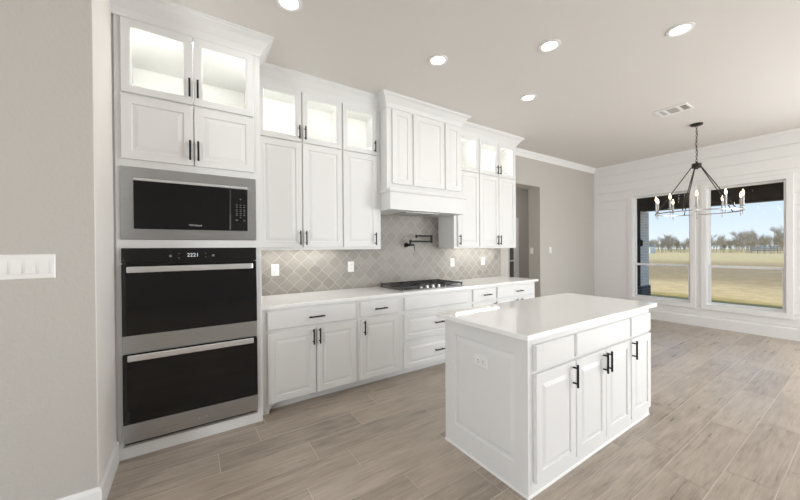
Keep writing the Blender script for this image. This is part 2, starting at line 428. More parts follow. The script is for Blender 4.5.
def window(name, y0, y1, z0, z1):
    o = bpy.data.objects.new(name, None); COL.objects.link(o); o.location = (XW, (y0+y1)/2, z0); struct(o)
    fw = .036; x0, x1 = XW+.03, XW+.12
    mpx = lambda u, v, d: (XW+.12-d, u, v)
    MB().frame_panel(y0, y1, z0, z1, [(0, 0), (0, .12), (.008, .12), (.012, .06), (fw, .055), (fw, 0)], mpx, cap1=False).build('window_frame', 'vinyl', o)
    zr = 1.05
    b = MB(); b.box(XW+.045, XW+.085, y0+fw-.004, y1-fw+.004, zr-.017, zr+.017, .003); b.build('meeting_rail', 'vinyl', o)
    g = .024
    MB().frame_panel(y0+fw, y1-fw, z0+fw, zr-.015, [(0, 0), (0, .03), (.010, .03), (.012, .012), (.012, 0)], lambda u, v, d: (XW+.085-d, u, v), cap1=False).build('lower_sash', 'vinyl', o)
    MB().box(XW+.075, XW+.079, y0+fw, y1-fw, z0+fw, zr).build('lower_pane', 'pane', o)
    MB().box(XW+.098, XW+.102, y0+fw, y1-fw, zr, z1-fw).build('upper_pane', 'pane', o)
    cw = .066
    b = MB(); T = .018
    b.box(XW-T, XW, y0-cw, y0+.004, z0-cw, z1+cw, .003); b.box(XW-T, XW, y1-.004, y1+cw, z0-cw, z1+cw, .003)
    b.box(XW-T, XW, y0, y1, z1-.004, z1+cw, .003); b.box(XW-T, XW, y0, y1, z0-cw, z0+.004, .003)
    b.box(XW-T-.010, XW, y0-cw-.008, y1+cw+.008, z0-.012-cw, z0-cw, .003)
    b.build('window_casing', 'trim', o)
window('window_1', *WIN[0]); window('window_2', *WIN[1])
# made-up openings out of the frame, added around fill lights: plain mullioned frames
def bare_frame(name, boxes, glassbox):
    o = bpy.data.objects.new(name, None); COL.objects.link(o); struct(o)
    b = MB()
    for q in boxes: b.box(*q)
    b.build('window_frame', 'vinyl', o); MB().box(*glassbox).build('pane', 'pane', o)
bare_frame('added_door', [(XW+.03, XW+.1, -3.45, -3.38, 0, 2.45), (XW+.03, XW+.1, -.82, -.75, 0, 2.45), (XW+.03, XW+.1, -3.38, -.82, 2.38, 2.45), (XW+.03, XW+.1, -2.14, -2.06, 0, 2.38), (XW+.03, XW+.1, -3.38, -.82, 0, .08)], (XW+.06, XW+.066, -3.38, -.82, .08, 2.38))
bare_frame('added_rear_window', [(4.3, 4.37, YB-.1, YB-.03, .45, 2.65), (7.03, 7.1, YB-.1, YB-.03, .45, 2.65), (4.37, 7.03, YB-.1, YB-.03, .45, .52), (4.37, 7.03, YB-.1, YB-.03, 2.58, 2.65), (5.67, 5.74, YB-.1, YB-.03, .52, 2.58)], (4.37, 7.03, YB-.07, YB-.064, .52, 2.58))

bare_frame('added_side_window', [(XL-.1, XL-.03, -3.3, -3.23, .45, 2.65), (XL-.1, XL-.03, .03, .1, .45, 2.65), (XL-.1, XL-.03, -3.23, .03, .45, .52), (XL-.1, XL-.03, -3.23, .03, 2.58, 2.65), (XL-.1, XL-.03, -1.64, -1.57, .52, 2.58)], (XL-.07, XL-.064, -3.23, .03, .52, 2.58))
# glazed door seen through the hall opening
o = bpy.data.objects.new('door_2', None); COL.objects.link(o); o.location = (6.5, 5, 0); struct(o)
MB().box(6.20, 6.41, 4.965, 5.0, 0, 2.12).box(6.585, 6.76, 4.965, 5.0, 0, 2.12).box(6.41, 6.585, 4.965, 5.0, 1.06, 1.085).box(6.41, 6.585, 4.965, 5.0, 1.95, 2.12).box(6.41, 6.585, 4.965, 5.0, 0, .25).build('door_frame', 'trim', o)
MB().box(6.41, 6.585, 4.985, 4.999, .25, 1.95).build('pane', 'greypane', o)

# baseboards
BPROF = lambda h: [(0, 0), (.014, 0), (.014, h-.02), (.009, h-.008), (.006, h), (0, h)]
struct(MB().sweep([(XL, YN), (XR+.003, YN), (XR+.003, 2.79)], BPROF(.145)).build('baseboard_left', 'trim'))
struct(MB().sweep([(XW, YW), (XW, -.75)], BPROF(.18)).build('baseboard_right', 'trim'))
struct(MB().sweep([(5.43, YW), (XW-.015, YW)], BPROF(.145)).build('baseboard_back', 'trim'))

# crown at the cabinet wall right of the cabinets, and the small one on the window wall
CPROF = [(0, 2.995), (.008, 2.995), (.011, 3.01), (.03, 3.045), (.05, 3.068), (.055, 3.085), (.062, 3.09), (.062, CH), (0, CH)]
struct(MB().sweep([(4.285, YW), (XW, YW)], CPROF).build('trim_1', 'trim'))
struct(MB().sweep([(XW, YW-.062), (XW, YB)], [(0, 3.055), (.01, 3.055), (.03, 3.08), (.034, CH), (0, CH)]).build('trim_2', 'trim'))
# crown along the cabinet tops
def crown(z0, pr): return [(0, z0), (.008, z0), (.010, z0+.02), (.022, z0+.045), (pr*.62, z0+.098), (pr-.012, z0+.118), (pr-.008, z0+.128), (pr, z0+.131), (pr, CH), (0, CH)]
YT = 2.796; YU = 3.20; YH = 3.05; XT = .487
struct(MB().sweep([(XR+.002, YT), (XT, YT), (XT, YU-.1)], crown(2.955, .098)).build('trim_3', 'cab'))
struct(MB().sweep([(XT, YU), (1.84, YU)], crown(2.955, .10)).build('trim_4', 'cab'))
struct(MB().sweep([(1.84, YU), (1.84, YH), (2.972, YH), (2.972, YU)], crown(2.968, .10)).build('trim_5', 'cab'))
struct(MB().sweep([(2.972, YU), (4.285, YU), (4.285, YW-.062)], crown(2.955, .098)).build('trim_6', 'cab'))

# backsplash
struct(MB().box(XT, 4.315, YW-.009, YW, .92, 1.40).box(1.84, 2.972, YW-.009, YW, 1.40, 1.86).build('wall_backsplash', 'tile'))

# ------------------------------------------------------------------ cabinet parts
RAISED = lambda t, fw: [(0, 0), (0, t-.003), (.003, t), (fw, t), (fw+.004, t-.008), (fw+.010, t-.008), (fw+.036, t-.0015), (fw+.040, t-.0015)]
SLAB = lambda t: [(0, 0), (0, t-.005), (.006, t)]
def mpY(y): return lambda u, v, d: (u, y-d, v)
def mpX(x): return lambda u, v, d: (x-d, u, v)
def pull(parent, mp, u, v, d0, length=.14, horizontal=False):
    b = MB(); r = .0068; so = .030; h = length/2; p = h-.022
    if horizontal:
        b.cyl(mp(u-h, v, d0+so), mp(u+h, v, d0+so), r, 10)
        for s_ in (-p, p): b.cyl(mp(u+s_, v, d0-.001), mp(u+s_, v, d0+so), r*.85, 8)
    else:
        b.cyl(mp(u, v-h, d0+so), mp(u, v+h, d0+so), r, 10)
        for s_ in (-p, p): b.cyl(mp(u, v+s_, d0-.001), mp(u, v+s_, d0+so), r*.85, 8)
    o = b.build('handle', 'black', parent, smooth=True); o['label'] = 'black bar pull'
    return o
def door(root, yf, u0, u1, v0, v1, hu=None, hv=None, fw=.056, t=.02):
    d = MB().frame_panel(u0, u1, v0, v1, RAISED(t, fw), mpY(yf)).build('door', 'cab', root)
    if hu is not None: pull(d, mpY(yf), hu, hv, t)
    return d
def drawer(root, yf, u0, u1, v0, v1, hu=None, hv=None, raised=False, t=.02, hl=.145):
    d = MB().frame_panel(u0, u1, v0, v1, RAISED(t, .05) if raised else SLAB(t), mpY(yf)).build('drawer', 'cab', root)
    if hu is not None: pull(d, mpY(yf), hu, hv, t, hl, True)
    return d
def glass_door(root, yf, u0, u1, v0, v1, hu, hv, fw=.055, t=.02):
    prof = [(0, 0), (0, t-.003), (.003, t), (fw-.008, t), (fw, t-.006), (fw, 0)]
    b = MB(); b.frame_panel(u0, u1, v0, v1, prof, mpY(yf), cap1=False)
    d = b.build('glass_door', 'cab', root)
    MB().box(u0+fw-.004, u1-fw+.004, yf-.011, yf-.007, v0+fw-.004, v1-fw+.004).build('pane', 'cabglass', d)
    if hu is not None: pull(d, mpY(yf), hu, hv, t, .13)
    return d
def carcass(root, x0, x1, yf, yb, z0, z1, splits, frame=None, ftop=None):
    """open-fronted box: sides, back, top, bottom, shelves at splits"""
    t = .018; b = MB(); yf = yf+.019
    b.box(x0, x0+t, yf, yb, z0, z1); b.box(x1-t, x1, yf, yb, z0, z1); b.box(x0+t, x1-t, yb-t, yb, z0, z1)
    b.box(x0+t, x1-t, yf, yb-t, z0, z0+t); b.box(x0+t, x1-t, yf, yb-t, z1-t, z1)
    for s_ in splits: b.box(x0+t, x1-t, yf, yb-t, s_-t/2, s_+t/2)
    return b.build('carcass', 'cab_in', root)
def face_frame(root, x0, x1, yf, z0, z1, openings):
    b = MB()
    for u0, u1, v0, v1 in rect_minus((x0, x1, z0, z1), openings): b.box(u0, u1, yf, yf+.019, v0, v1)
    return b.build('face_frame', 'cab', root)
def light_bar(root, x0, x1, yf, z, m='puck'):
    MB().box(x0, x1, yf+.026, yf+.040, z-.024, z-.016, .002).build('light_bar', m, root)
    for x in (x0-.012, x1+.004): MB().box(x, x+.008, yf+.024, yf+.034, z-.45, z-.03, .002).build('light_bar', m, root)

# oven tower
tw = thing('tall_cabinet', 'tall white cabinet tower holding the microwave and double oven', 'cabinet', (.041, 3.1, 0))
yb = YW-.002
b = MB(); t = .018
b.box(-.405, -.405+t, YT+.019, yb, 0, 2.96).box(XT-t, XT, YT+.019, yb, 0, 2.96).box(-.387, XT-t, yb-t, yb, 0, 2.96)
for zz in (.07, 1.44, 1.995, 2.446, 2.960): b.box(-.387, XT-t, YT+.019, yb-t, zz-.009, zz+.009)
b.build('carcass', 'cab_in', tw)
face_frame(tw, -.405, XT, YT, 0, 3.0, [(-.373, .440, .081, 1.412), (-.37, .440, 1.485, 1.95), (-.36, .425, 2.48, 2.925)])
MB().box(XR+.0005, -.405, YT+.012, YT+.05, 0, 3.0).build('filler_strip', 'cab', tw)
glass_door(tw, YT, -.371, .031, 2.455, 2.948, .010, 2.565)
glass_door(tw, YT, .037, .437, 2.455, 2.948, .060, 2.565)
door(tw, YT, -.374, .031, 2.011, 2.440, .010, 2.115)
door(tw, YT, .037, .437, 2.011, 2.440, .060, 2.115)
light_bar(tw, -.352, .418, YT, 2.954, 'bar')

# microwave
mw = thing('microwave', 'built-in stainless steel and black microwave above the double oven', 'microwave', (.033, 3.0, 1.47))
mY = mpY(YT)
MB().frame_panel(-.383, .449, 1.472, 1.961, [(0, -.0), (0, .012), (.003, .015), (.072, .015), (.072, -.02)], lambda u, v, d: (u, YT-.0005-d, v), cap1=False).build('trim_kit', 'steel', mw, smooth=False)
gx0, gx1, gz0, gz1 = -.311, .385, 1.543, 1.892
b = MB(); b.box(gx0-.002, gx1+.002, YT-.016, YT+.35, gz0, gz1); b.build('oven_body', 'slot', mw)
dr = MB().box(gx0, .262, YT-.026, YT-.0165, gz0+.002, gz1-.024, .002).build('microwave_door', 'glassblack', mw)
MB().box(gx0, .262, YT-.030, YT-.0165, gz1-.023, gz1-.004, .002).build('handle_rail', 'steel_bright', dr)
MB().text('Whirlpool', .019, .038, YT-.0262, 1.577).build('brand_lettering', 'print', dr)
cp = MB().box(.265, gx1, YT-.026, YT-.0165, gz0+.002, gz1-.024, .002).build('control_panel', 'ctrlblack', mw)
MB().box(.265, gx1, YT-.030, YT-.0165, gz1-.023, gz1-.004, .002).build('steel_strip', 'steel_bright', cp)
marks = []
for j, zz in enumerate((1.742, 1.725, 1.705, 1.692, 1.676, 1.662, 1.645)):
    for i in range(3):
        if j == 6 and i != 1: continue
        marks.append((.303+i*.026, .303+i*.026+.012, zz, zz+.0045))
marks += [(.300, .316, 1.622, 1.630), (.354, .368, 1.620, 1.628), (.331, .341, 1.785, 1.793)]
for a, c, z0, z1 in marks: MB().box(a, c, YT-.0265, YT-.0255, z0, z1).build('key_mark', 'dimprint', cp)

# double oven
ov = thing('double_oven', 'built-in stainless steel double wall oven with black glass doors', 'oven', (.034, 3.0, .08))
ox0, ox1 = -.378, .446
MB().box(ox0+.02, ox1-.02, YT+.003, YT+.5, .085, 1.405).build('oven_body', 'slot', ov)
cp = MB().box(ox0, ox1, YT-.026, YT-.001, 1.312, 1.413, .003).build('control_panel', 'ctrlblack', ov)
MB().text('2221', .036, .020, YT-.0263, 1.361).build('clock_display', 'clock', cp)
for x, zz, h in ((-.113, 1.357, .008), (.147, 1.357, .008), (-.064, 1.372, .003), (-.064, 1.342, .003), (.100, 1.372, .003), (.100, 1.345, .003)):
    MB().box(x-h, x+h, YT-.0265, YT-.0255, zz-h, zz+h).build('touch_symbol', 'dimprint', cp)
def oven_door(z0, zs, z1, hz):
    d = MB().box(ox0, ox1, YT-.030, YT-.001, z0, zs, .003).build('oven_door', 'steel', ov)
    MB().box(ox0, ox1, YT-.030, YT-.001, zs+.001, z1, .003).build('door_glass', 'glassblack', d)
    b = MB(); b.box(-.347, .413, YT-.078, YT-.060, hz-.0205, hz+.0205, .006); b.build('handle', 'steel_bright', d)
    for x in (-.325, .391): MB().box(x-.011, x+.011, YT-.061, YT-.0305, hz-.012, hz+.012, .002).build('handle_post', 'steel', d)
    return d
oven_door(.706, .827, 1.306, 1.270)
ld = oven_door(.113, .236, .700, .686)
b = MB(); b.torus((.073, 0, 0), .02, [(.001, -.0003), (.0, .0003), (-.001, -.0003)], 32)
bmesh.ops.rotate(b.bm, verts=b.bm.verts, cent=(.073, 0, 0), matrix=Matrix.Rotation(math.pi/2, 3, 'X'))
bmesh.ops.scale(b.bm, verts=b.bm.verts, vec=(1.3, 1, .45), space=Matrix.Translation((-.073, 0, 0)))
bmesh.ops.translate(b.bm, verts=b.bm.verts, vec=(0, YT-.0303, .165))
b.build('emblem', 'steel_bright', ld)
MB().box(ox0, ox1, YT-.012, YT-.001, .083, .096).build('vent_trim', 'steel', ov)

# stacked wall cabinets
def wall_cab(label, x0, x1, fx0, fx1, doors_, group='stacked wall cabinets'):
    """doors_: (u0,u1,handle_u)"""
    r = thing('wall_cabinet', label, 'cabinet', ((x0+x1)/2, 3.36, 1.39), group)
    carcass(r, x0, x1, YU, YW-.010, 1.40, 2.97, [2.44])
    ops = []
    for u0, u1, _ in doors_: ops += [(u0+.03, u1-.03, 2.475, 2.925), (u0+.03, u1-.03, 1.44, 2.41)]
    face_frame(r, fx0, fx1, YU, 1.39, 3.0, ops)
    for u0, u1, hu in doors_:
        glass_door(r, YU, u0, u1, 2.456, 2.951, hu, 2.545)
        door(r, YU, u0, u1, 1.416, 2.444, hu, 1.507)
    light_bar(r, doors_[0][0]+.025, doors_[-1][1]-.020, YU, 2.953)
    return r
wall_cab('white two-door wall cabinet with glass uppers beside the oven tower', .4885, 1.389, .4885, 1.390, [(.531, .935, .911), (.946, 1.363, .970)])
wall_cab('single-door white wall cabinet with one glass upper, left of the range hood', 1.3905, 1.8385, 1.3905, 1.8385, [(1.377, 1.790, 1.756)])
wall_cab('single-door white wall cabinet with one glass upper, right of the range hood', 2.974, 3.451, 2.974, 3.451, [(3.030, 3.443, 3.056)])
wall_cab('two-door white wall cabinet with glass uppers nearest the hall opening', 3.4525, 4.285, 3.4525, 4.285, [(3.457, 3.861, 3.819), (3.870, 4.252, 3.880)])

# range hood
hd = thing('range_hood', 'large white paneled wooden range hood over the cooktop', 'range hood', (2.406, 3.25, 1.83))
hx0, hx1 = 1.8405, 2.972
b = MB(); b.box(hx0, hx1, YH, YH+.02, 2.03, 3.02).box(hx0, hx0+.02, YH+.02, YW-.01, 1.83, 3.02).box(hx1-.02, hx1, YH+.02, YW-.01, 1.83, 3.02); b.build('hood_body', 'cab', hd)
for u0, u1 in ((1.905, 2.172), (2.198, 2.663), (2.690, 2.938)):
    MB().frame_panel(u0, u1, 2.125, 2.958, RAISED(.018, .06), mpY(YH)).build('panel', 'cab', hd)
MB().box(hx0, hx1, 2.985, YH+.02, 1.83, 2.03).build('hood_skirt', 'cab', hd)
MB().sweep([(hx0, YU-.003), (hx0, 2.985), (hx1, 2.985), (hx1, YU-.003)], [(0, 2.02), (.006, 2.02), (.014, 2.03), (.014, 2.045), (0, 2.068)]).build('ledge_molding', 'cab', hd)
MB().box(hx0+.02, hx1-.02, YH+.02, YW-.011, 1.832, 1.85).build('underside', 'cab', hd)
MB().box(2.15, 2.66, 3.14, 3.44, 1.826, 1.833).build('vent_insert', 'steel', hd)

# LED strips under the wall cabinets
def strip(x0, x1, label):
    r = thing('under_cabinet_light', label, 'light', ((x0+x1)/2, 3.40, 1.39), 'under-cabinet light strips')
    MB().box(x0, x1, 3.375, 3.405, 1.3965, 1.3995).build('housing', 'trim', r)
    MB().box(x0+.01, x1-.01, 3.382, 3.398, 1.3935, 1.3965).build('diffuser', 'led', r)
strip(.62, 1.36, 'glowing light strip under the wall cabinet beside the oven tower')
strip(3.18, 4.10, 'glowing light strip under the wall cabinets right of the cooktop')

# ------------------------------------------------------------------ base cabinets
YBF = 2.885; YBB = YW-.011
def base_cab(label, x0, x1, drs, drw, corbel=None):
    r = thing('base_cabinet', label, 'cabinet', ((x0+x1)/2, 3.2, 0), 'base cabinets along the tiled wall')
    b = MB(); b.box(x0, x1, YBF+.019, YBB, .08, .888); b.build('carcass', 'cab', r)
    MB().box(x0, x1, YBF, YBF+.019, .078, .888).build('face_frame', 'cab', r)
    MB().box(x0, x1, YBF+.075, YBF+.09, 0, .08).build('toe_kick', 'cab', r)
    for d in drs: door(r, YBF, *d)
    for d in drw: drawer(r, YBF, *d)
    return r
bc = base_cab('white two-door base cabinet with one wide drawer beside the oven tower', .4885, 1.386,
     [(.540, .956, .085, .678, .932, .606), (.966, 1.363, .085, .678, .990, .606)], [(.540, 1.363, .708, .866, .962, .785)])
# scrolled foot at the tower
pts = [(.4885, 0), (.55, 0)] + [(.55+.085*(1-math.cos(a)), .078*math.sin(a)) for a in [i*math.pi/2/8 for i in range(9)]] + [(.4885, .078)]
b = MB(); b.rings([[Vector((x, YBF-.002, z)) for x, z in pts], [Vector((x, YBF+.02, z)) for x, z in pts]]); b.build('scroll_foot', 'cab', bc)
base_cab('narrow white base cabinet with one drawer and one door left of the cooktop drawers', 1.3875, 1.910,
     [(1.414, 1.862, .085, .690, 1.448, .610)], [(1.414, 1.862, .712, .864, 1.636, .785)])
base_cab('white base cabinet with two deep drawers under the cooktop', 1.9115, 2.935,
     [], [(1.937, 2.893, .718, .862), (1.937, 2.893, .400, .677, 2.418, .543, True), (1.937, 2.893, .086, .378, 2.418, .224, True)])
base_cab('narrow white one-door base cabinet right of the cooktop drawers', 2.9365, 3.424,
     [(2.985, 3.402, .085, .690, 3.382, .606)], [(2.985, 3.402, .712, .866, 3.232, .786)])
base_cab('white two-door base cabinet at the hall end of the counter', 3.4255, 4.290,
     [(3.445, 3.880, .085, .690, 3.83, .606), (3.890, 4.268, .085, .690, 3.942, .606)], [(3.445, 4.268, .712, .866, 3.893, .785)])
tag(MB().box(XT+.002, 4.355, 2.86, YW-.010, .889, .92, .003).build('countertop', 'quartz', loc=(2.4, 3.2, .889)), 'long white quartz countertop under the tiled backsplash', 'countertop')

# cooktop
ck = thing('cooktop', 'black gas cooktop with iron grates set in the counter', 'cooktop', (2.43, 3.2, .92))
cx0, cx1, cy0, cy1 = 1.970, 2.892, 2.935, 3.462
MB().box(cx0, cx1, cy0, cy1, .9205, .930, .004).build('base_plate', mat('black_stainless', (.26, .26, .26), .34, metal=.9), ck)
third = (cx1-cx0-.03)/3
for k in range(3):
    x0 = cx0+.012+k*(third+.003); x1 = x0+third; b = MB()
    ya, yb_ = (cy0+.015 if k != 1 else cy0+.13), cy1-.012
    zt0, zt1 = .953, .966
    for x in (x0+.004, x1-.004): b.box(x-.006, x+.006, ya, yb_, zt0, zt1)
    for y in (ya+.006, yb_-.006, (ya+yb_)/2): b.box(x0, x1, y-.006, y+.006, zt0, zt1)
    for x in (x0+third*.33, x0+third*.67): b.box(x-.005, x+.005, ya, yb_, zt0, zt1)
    for x in (x0+.006, x1-.006):
        for y in (ya+.01, yb_-.01): b.box(x-.007, x+.007, y-.007, y+.007, .930, zt0)
    b.build('grate', 'iron', ck)
for x, y, r in ((2.12, 3.08, .042), (2.12, 3.33, .05), (2.431, 3.27, .062), (2.742, 3.33, .05), (2.742, 3.08, .042)):
    MB().lathe([(r+.012, .930), (r+.010, .936), (r, .940), (r, .947), (r-.008, .951)], (x, y, 0), 24).build('burner', 'iron', ck, smooth=True)
for x in (2.255, 2.343, 2.431, 2.519, 2.607):
    kb = MB().lathe([(.021, .930), (.021, .934), (.0165, .936), (.0155, .958), (.013, .961)], (x, 2.985, 0), 20).build('knob', 'steel_bright', ck, smooth=True)
    MB().box(x-.0025, x+.0025, 2.970, 2.985, .9605, .9635).build('pointer', 'slot', kb)

# pot filler
pf = thing('pot_filler', 'black wall-mounted folding pot filler faucet above the cooktop', 'faucet', (2.42, YW-.01, 1.44))
yp = 3.42; yt = YW-.0095
MB().lathe([(.032, 0), (.032, .008), (.026, .012)], (2.412, yt, 1.44), 24, 'y').build('wall_flange', 'black', pf, smooth=True)
MB().cyl((2.412, yt, 1.44), (2.412, yp-.015, 1.44), .016, 16).cyl((2.412, yp, 1.44), (2.412, yp, 1.510), .013, 14).cyl((2.405, yp, 1.44), (2.462, yp, 1.44), .014, 14).build('valve_body', 'black', pf, smooth=True)
MB().cyl((2.470, yp, 1.445), (2.476, yp-.004, 1.365), .0045, 10).build('lever', 'black', pf, smooth=True)
MB().cyl((2.405, yp, 1.487), (2.770, yp, 1.487), .011, 12).build('lower_arm', 'black', pf, smooth=True)
MB().cyl((2.765, yp, 1.470), (2.765, yp, 1.575), .017, 14).build('joint', 'black', pf, smooth=True)
MB().cyl((2.765, yp, 1.560), (2.490, yp-.02, 1.560), .011, 12).cyl((2.495, yp-.02, 1.572), (2.495, yp-.02, 1.530), .013, 14).build('upper_arm', 'black', pf, smooth=True)

# outlets and switches
def plate_y(x, z, wd, ht, yw, name, label, cat, group, rockers=None, duplex=True):
    r = thing(name, label, cat, (x, yw, z), group)
    mp = mpY(yw)
    MB().frame_panel(x-wd/2, x+wd/2, z-ht/2, z+ht/2, [(0, 0), (0, .003), (.004, .006)], mp).build('cover_plate', 'plastic', r)
    n = rockers or 1
    for k in range(n):
        cx = x+(k-(n-1)/2)*.0465
        if duplex:
            for dz in (-.021, .021):
                p = MB().frame_panel(cx-.016, cx+.016, z+dz-.015, z+dz+.015, [(0, .005), (0, .008), (.002, .009)], mp).build('receptacle', 'plastic', r)
                MB().box(cx-.008, cx-.0055, yw-.0095, yw-.0085, z+dz-.004, z+dz+.006).box(cx+.0055, cx+.008, yw-.0095, yw-.0085, z+dz-.004, z+dz+.006).build('slots', 'slot', p)
        else:
            b = MB(); w2, h2 = .0165, .033
            b.rings([[Vector(mp(cx-w2, z-h2, .005)), Vector(mp(cx+w2, z-h2, .005)), Vector(mp(cx+w2, z+h2, .005)), Vector(mp(cx-w2, z+h2, .005))],
                     [Vector(mp(cx-w2, z-h2, .013)), Vector(mp(cx+w2, z-h2, .013)), Vector(mp(cx+w2, z+h2, .0075)), Vector(mp(cx-w2, z+h2, .0075))]])
            b.build('rocker', 'plastic', r)
    return r
yt = YW-.0095
plate_y(.746, 1.180, .080, .124, yt, 'wall_outlet', 'white wall outlet on the tile nearest the oven tower', 'outlet', 'backsplash outlets')
plate_y(1.610, 1.182, .078, .124, yt, 'wall_outlet', 'white wall outlet on the tile just left of the cooktop', 'outlet', 'backsplash outlets')
plate_y(3.235, 1.182, .074, .118, yt, 'wall_outlet', 'white wall outlet on the tile just right of the cooktop', 'outlet', 'backsplash outlets')
plate_y(3.884, 1.185, .080, .124, yt, 'wall_outlet', 'white wall outlet on the tile nearest the hall opening', 'outlet', 'backsplash outlets')
plate_y(-.672, 1.323, .215, .120, YN, 'light_switch', 'white four-rocker switch plate on the near grey wall', 'light switch', None, 4, False)
plate_y(5.755, 1.342, .072, .118, YW, 'light_switch', 'small white switch on the bright wall right of the hall opening', 'light switch', None, 1, False)
r = thing('light_switch', 'small white switch inside the hall opening on its side wall', 'light switch', (5.43, 3.70, 1.33))
MB().frame_panel(3.672, 3.742, 1.27, 1.39, [(0, 0), (0, .003), (.004, .006)], lambda u, v, d: (5.43-d, u, v)).build('cover_plate', 'plastic', r)
MB().box(5.415, 5.425, 3.69, 3.724, 1.297, 1.363, .002).build('rocker', 'plastic', r)

# ------------------------------------------------------------------ island
il = thing('kitchen_island', 'white paneled kitchen island with black pulls', 'kitchen island', (2.38, 1.43, 0))
ix0, ix1, iy0, iy1 = 1.555, 3.190, 1.09, 1.775
b = MB(); b.box(ix0+.0205, ix1, iy0+.019, iy1, 0, .888); b.build('carcass', 'cab', il)
MB().box(ix0+.0205, ix1, iy0, iy0+.019, 0, .888).build('face_frame', 'cab', il)
pr = [(0, 0), (0, .018), (.002, .02), (.083, .02), (.088, .010), (.094, .010), (.124, .018), (.13, .018)]
loops = []
u0, u1, v0, v1 = iy0, iy1, .0, .887
for k, (ins, d) in enumerate(pr):
    a, bb, c, dd = (ins, ins, ins, ins) if k < 3 else (ins-.003, ins+.017, ins+.074, ins+.014)   # (near, far, bottom, top) margins of the side panel
    loops.append([Vector((ix0+.02-d, u0+a, v0+c)), Vector((ix0+.02-d, u1-bb, v0+c)), Vector((ix0+.02-d, u1-bb, v1-dd)), Vector((ix0+.02-d, u0+a, v1-dd))])
MB().rings(loops).build('end_panel', 'cab', il)
for a in ((1.605, 2.004, .705, .852), (2.030, 2.788, .705, .852), (2.818, 3.176, .705, .852)): drawer(il, iy0, *a)
for a in ((1.605, 2.016, .075, .688, 1.984, .604), (2.027, 2.411, .075, .688, 2.371, .606), (2.415, 2.800, .075, .688, 2.428, .606), (2.818, 3.176, .075, .688, 2.829, .611)): door(il, iy0, *a)
MB().sweep([(ix0, iy1), (ix0, iy0), (ix1, iy0)], [(0, 0), (.006, 0), (.005, .010), (0, .014)]).build('shoe_molding', 'trim', il)
tag(MB().box(1.517, 3.293, 1.063, 1.838, .889, .92, .004).build('countertop', 'quartz', loc=(2.4, 1.45, .889)), 'white quartz island top', 'countertop')
r = thing('wall_outlet', 'white outlet set sideways in the island end panel', 'outlet', (ix0, 1.427, .671))
mp = lambda u, v, d: (ix0+.002-d, u, v)
MB().frame_panel(1.366, 1.488, .634, .709, [(0, 0), (0, .004), (.004, .008)], mp).build('cover_plate', 'plastic', r)
for dy in (-.021, .021):
    p = MB().frame_panel(1.427+dy-.015, 1.427+dy+.015, .671-.016, .671+.016, [(0, .006), (0, .009), (.002, .010)], mp).build('receptacle', 'plastic', r)
    MB().box(ix0-.0095, ix0-.0075, 1.427+dy-.005, 1.427+dy+.005, .677, .6795).box(ix0-.0095, ix0-.0075, 1.427+dy-.005, 1.427+dy+.005, .662, .6645).build('slots', 'slot', p)

# ------------------------------------------------------------------ ceiling fittings
def can_light(x, y, label, power=2.2):
    r = thing('recessed_light', label, 'ceiling light', (x, y, CH-.001), 'recessed ceiling lights')
    z = CH-.001
    b = MB(); b.torus((x, y, z), .070, [(.018, 0), (.016, -.006), (-.004, -.008), (-.012, 0)], 48); b.build('trim_ring', 'plastic', r, smooth=True)
    b = MB(); b.lathe([(.060, 0), (.060, -.0015), (.050, -.003)], (x, y, z), 40); b.build('lens', 'can', r)
    l = bpy.data.lights.new('recessed_lamp', 'AREA'); l.shape = 'DISK'; l.size = .11; l.energy = power; l.color = (1, .97, .93)
    o = bpy.data.objects.new('recessed_lamp', l); COL.objects.link(o); o.parent = r; o.location = (0, 0, -.012)
can_light(1.895, 2.233, 'recessed ceiling light directly above the range hood in the picture')
can_light(2.554, 1.565, 'middle one of the three large recessed ceiling lights slanting up to the right')
can_light(3.234, .893, 'rightmost recessed ceiling light, largest in view')
can_light(3.229, 2.240, 'smallest recessed ceiling light, the one lowest in the picture')
can_light(.588, 2.262, 'recessed ceiling light cut by the top edge of the photo')

# vent
r = thing('ceiling_vent', 'white ceiling air vent with three louver sections', 'air vent', (5.07, 1.46, CH))
vx0, vx1, vy0, vy1 = 4.925, 5.21, 1.305, 1.62; z = CH
b = MB()
mpv = lambda u, v, d: (u, v, z-d)
secs = [(1.325, 1.385), (1.42, 1.52), (1.545, 1.60)]
for u0, u1, v0, v1 in rect_minus((vx0, vx1, vy0, vy1), [(vx0+.045, vx1-.045, a, c) for a, c in secs]): b.box(u0, u1, v0, v1, z-.008, z)
b.build('vent_frame', 'vent', r)
for k, (a, c) in enumerate(secs):
    MB().box(vx0+.045, vx1-.045, a, c, z-.001, z-.0005).build('duct', 'slot' if k == 0 else 'louver', r)
    b = MB(); n = 7
    for i in range(n):
        xx = vx0+.055+i*(vx1-vx0-.11)/(n-1)
        if k == 1: b.box(xx-.011, xx+.011, a, c, z-.005, z-.002)
        else: b.box(xx-.004, xx+.004, a, c, z-.007, z-.002)
    b.build('louvers', 'vent' if k == 2 else 'louver', r)

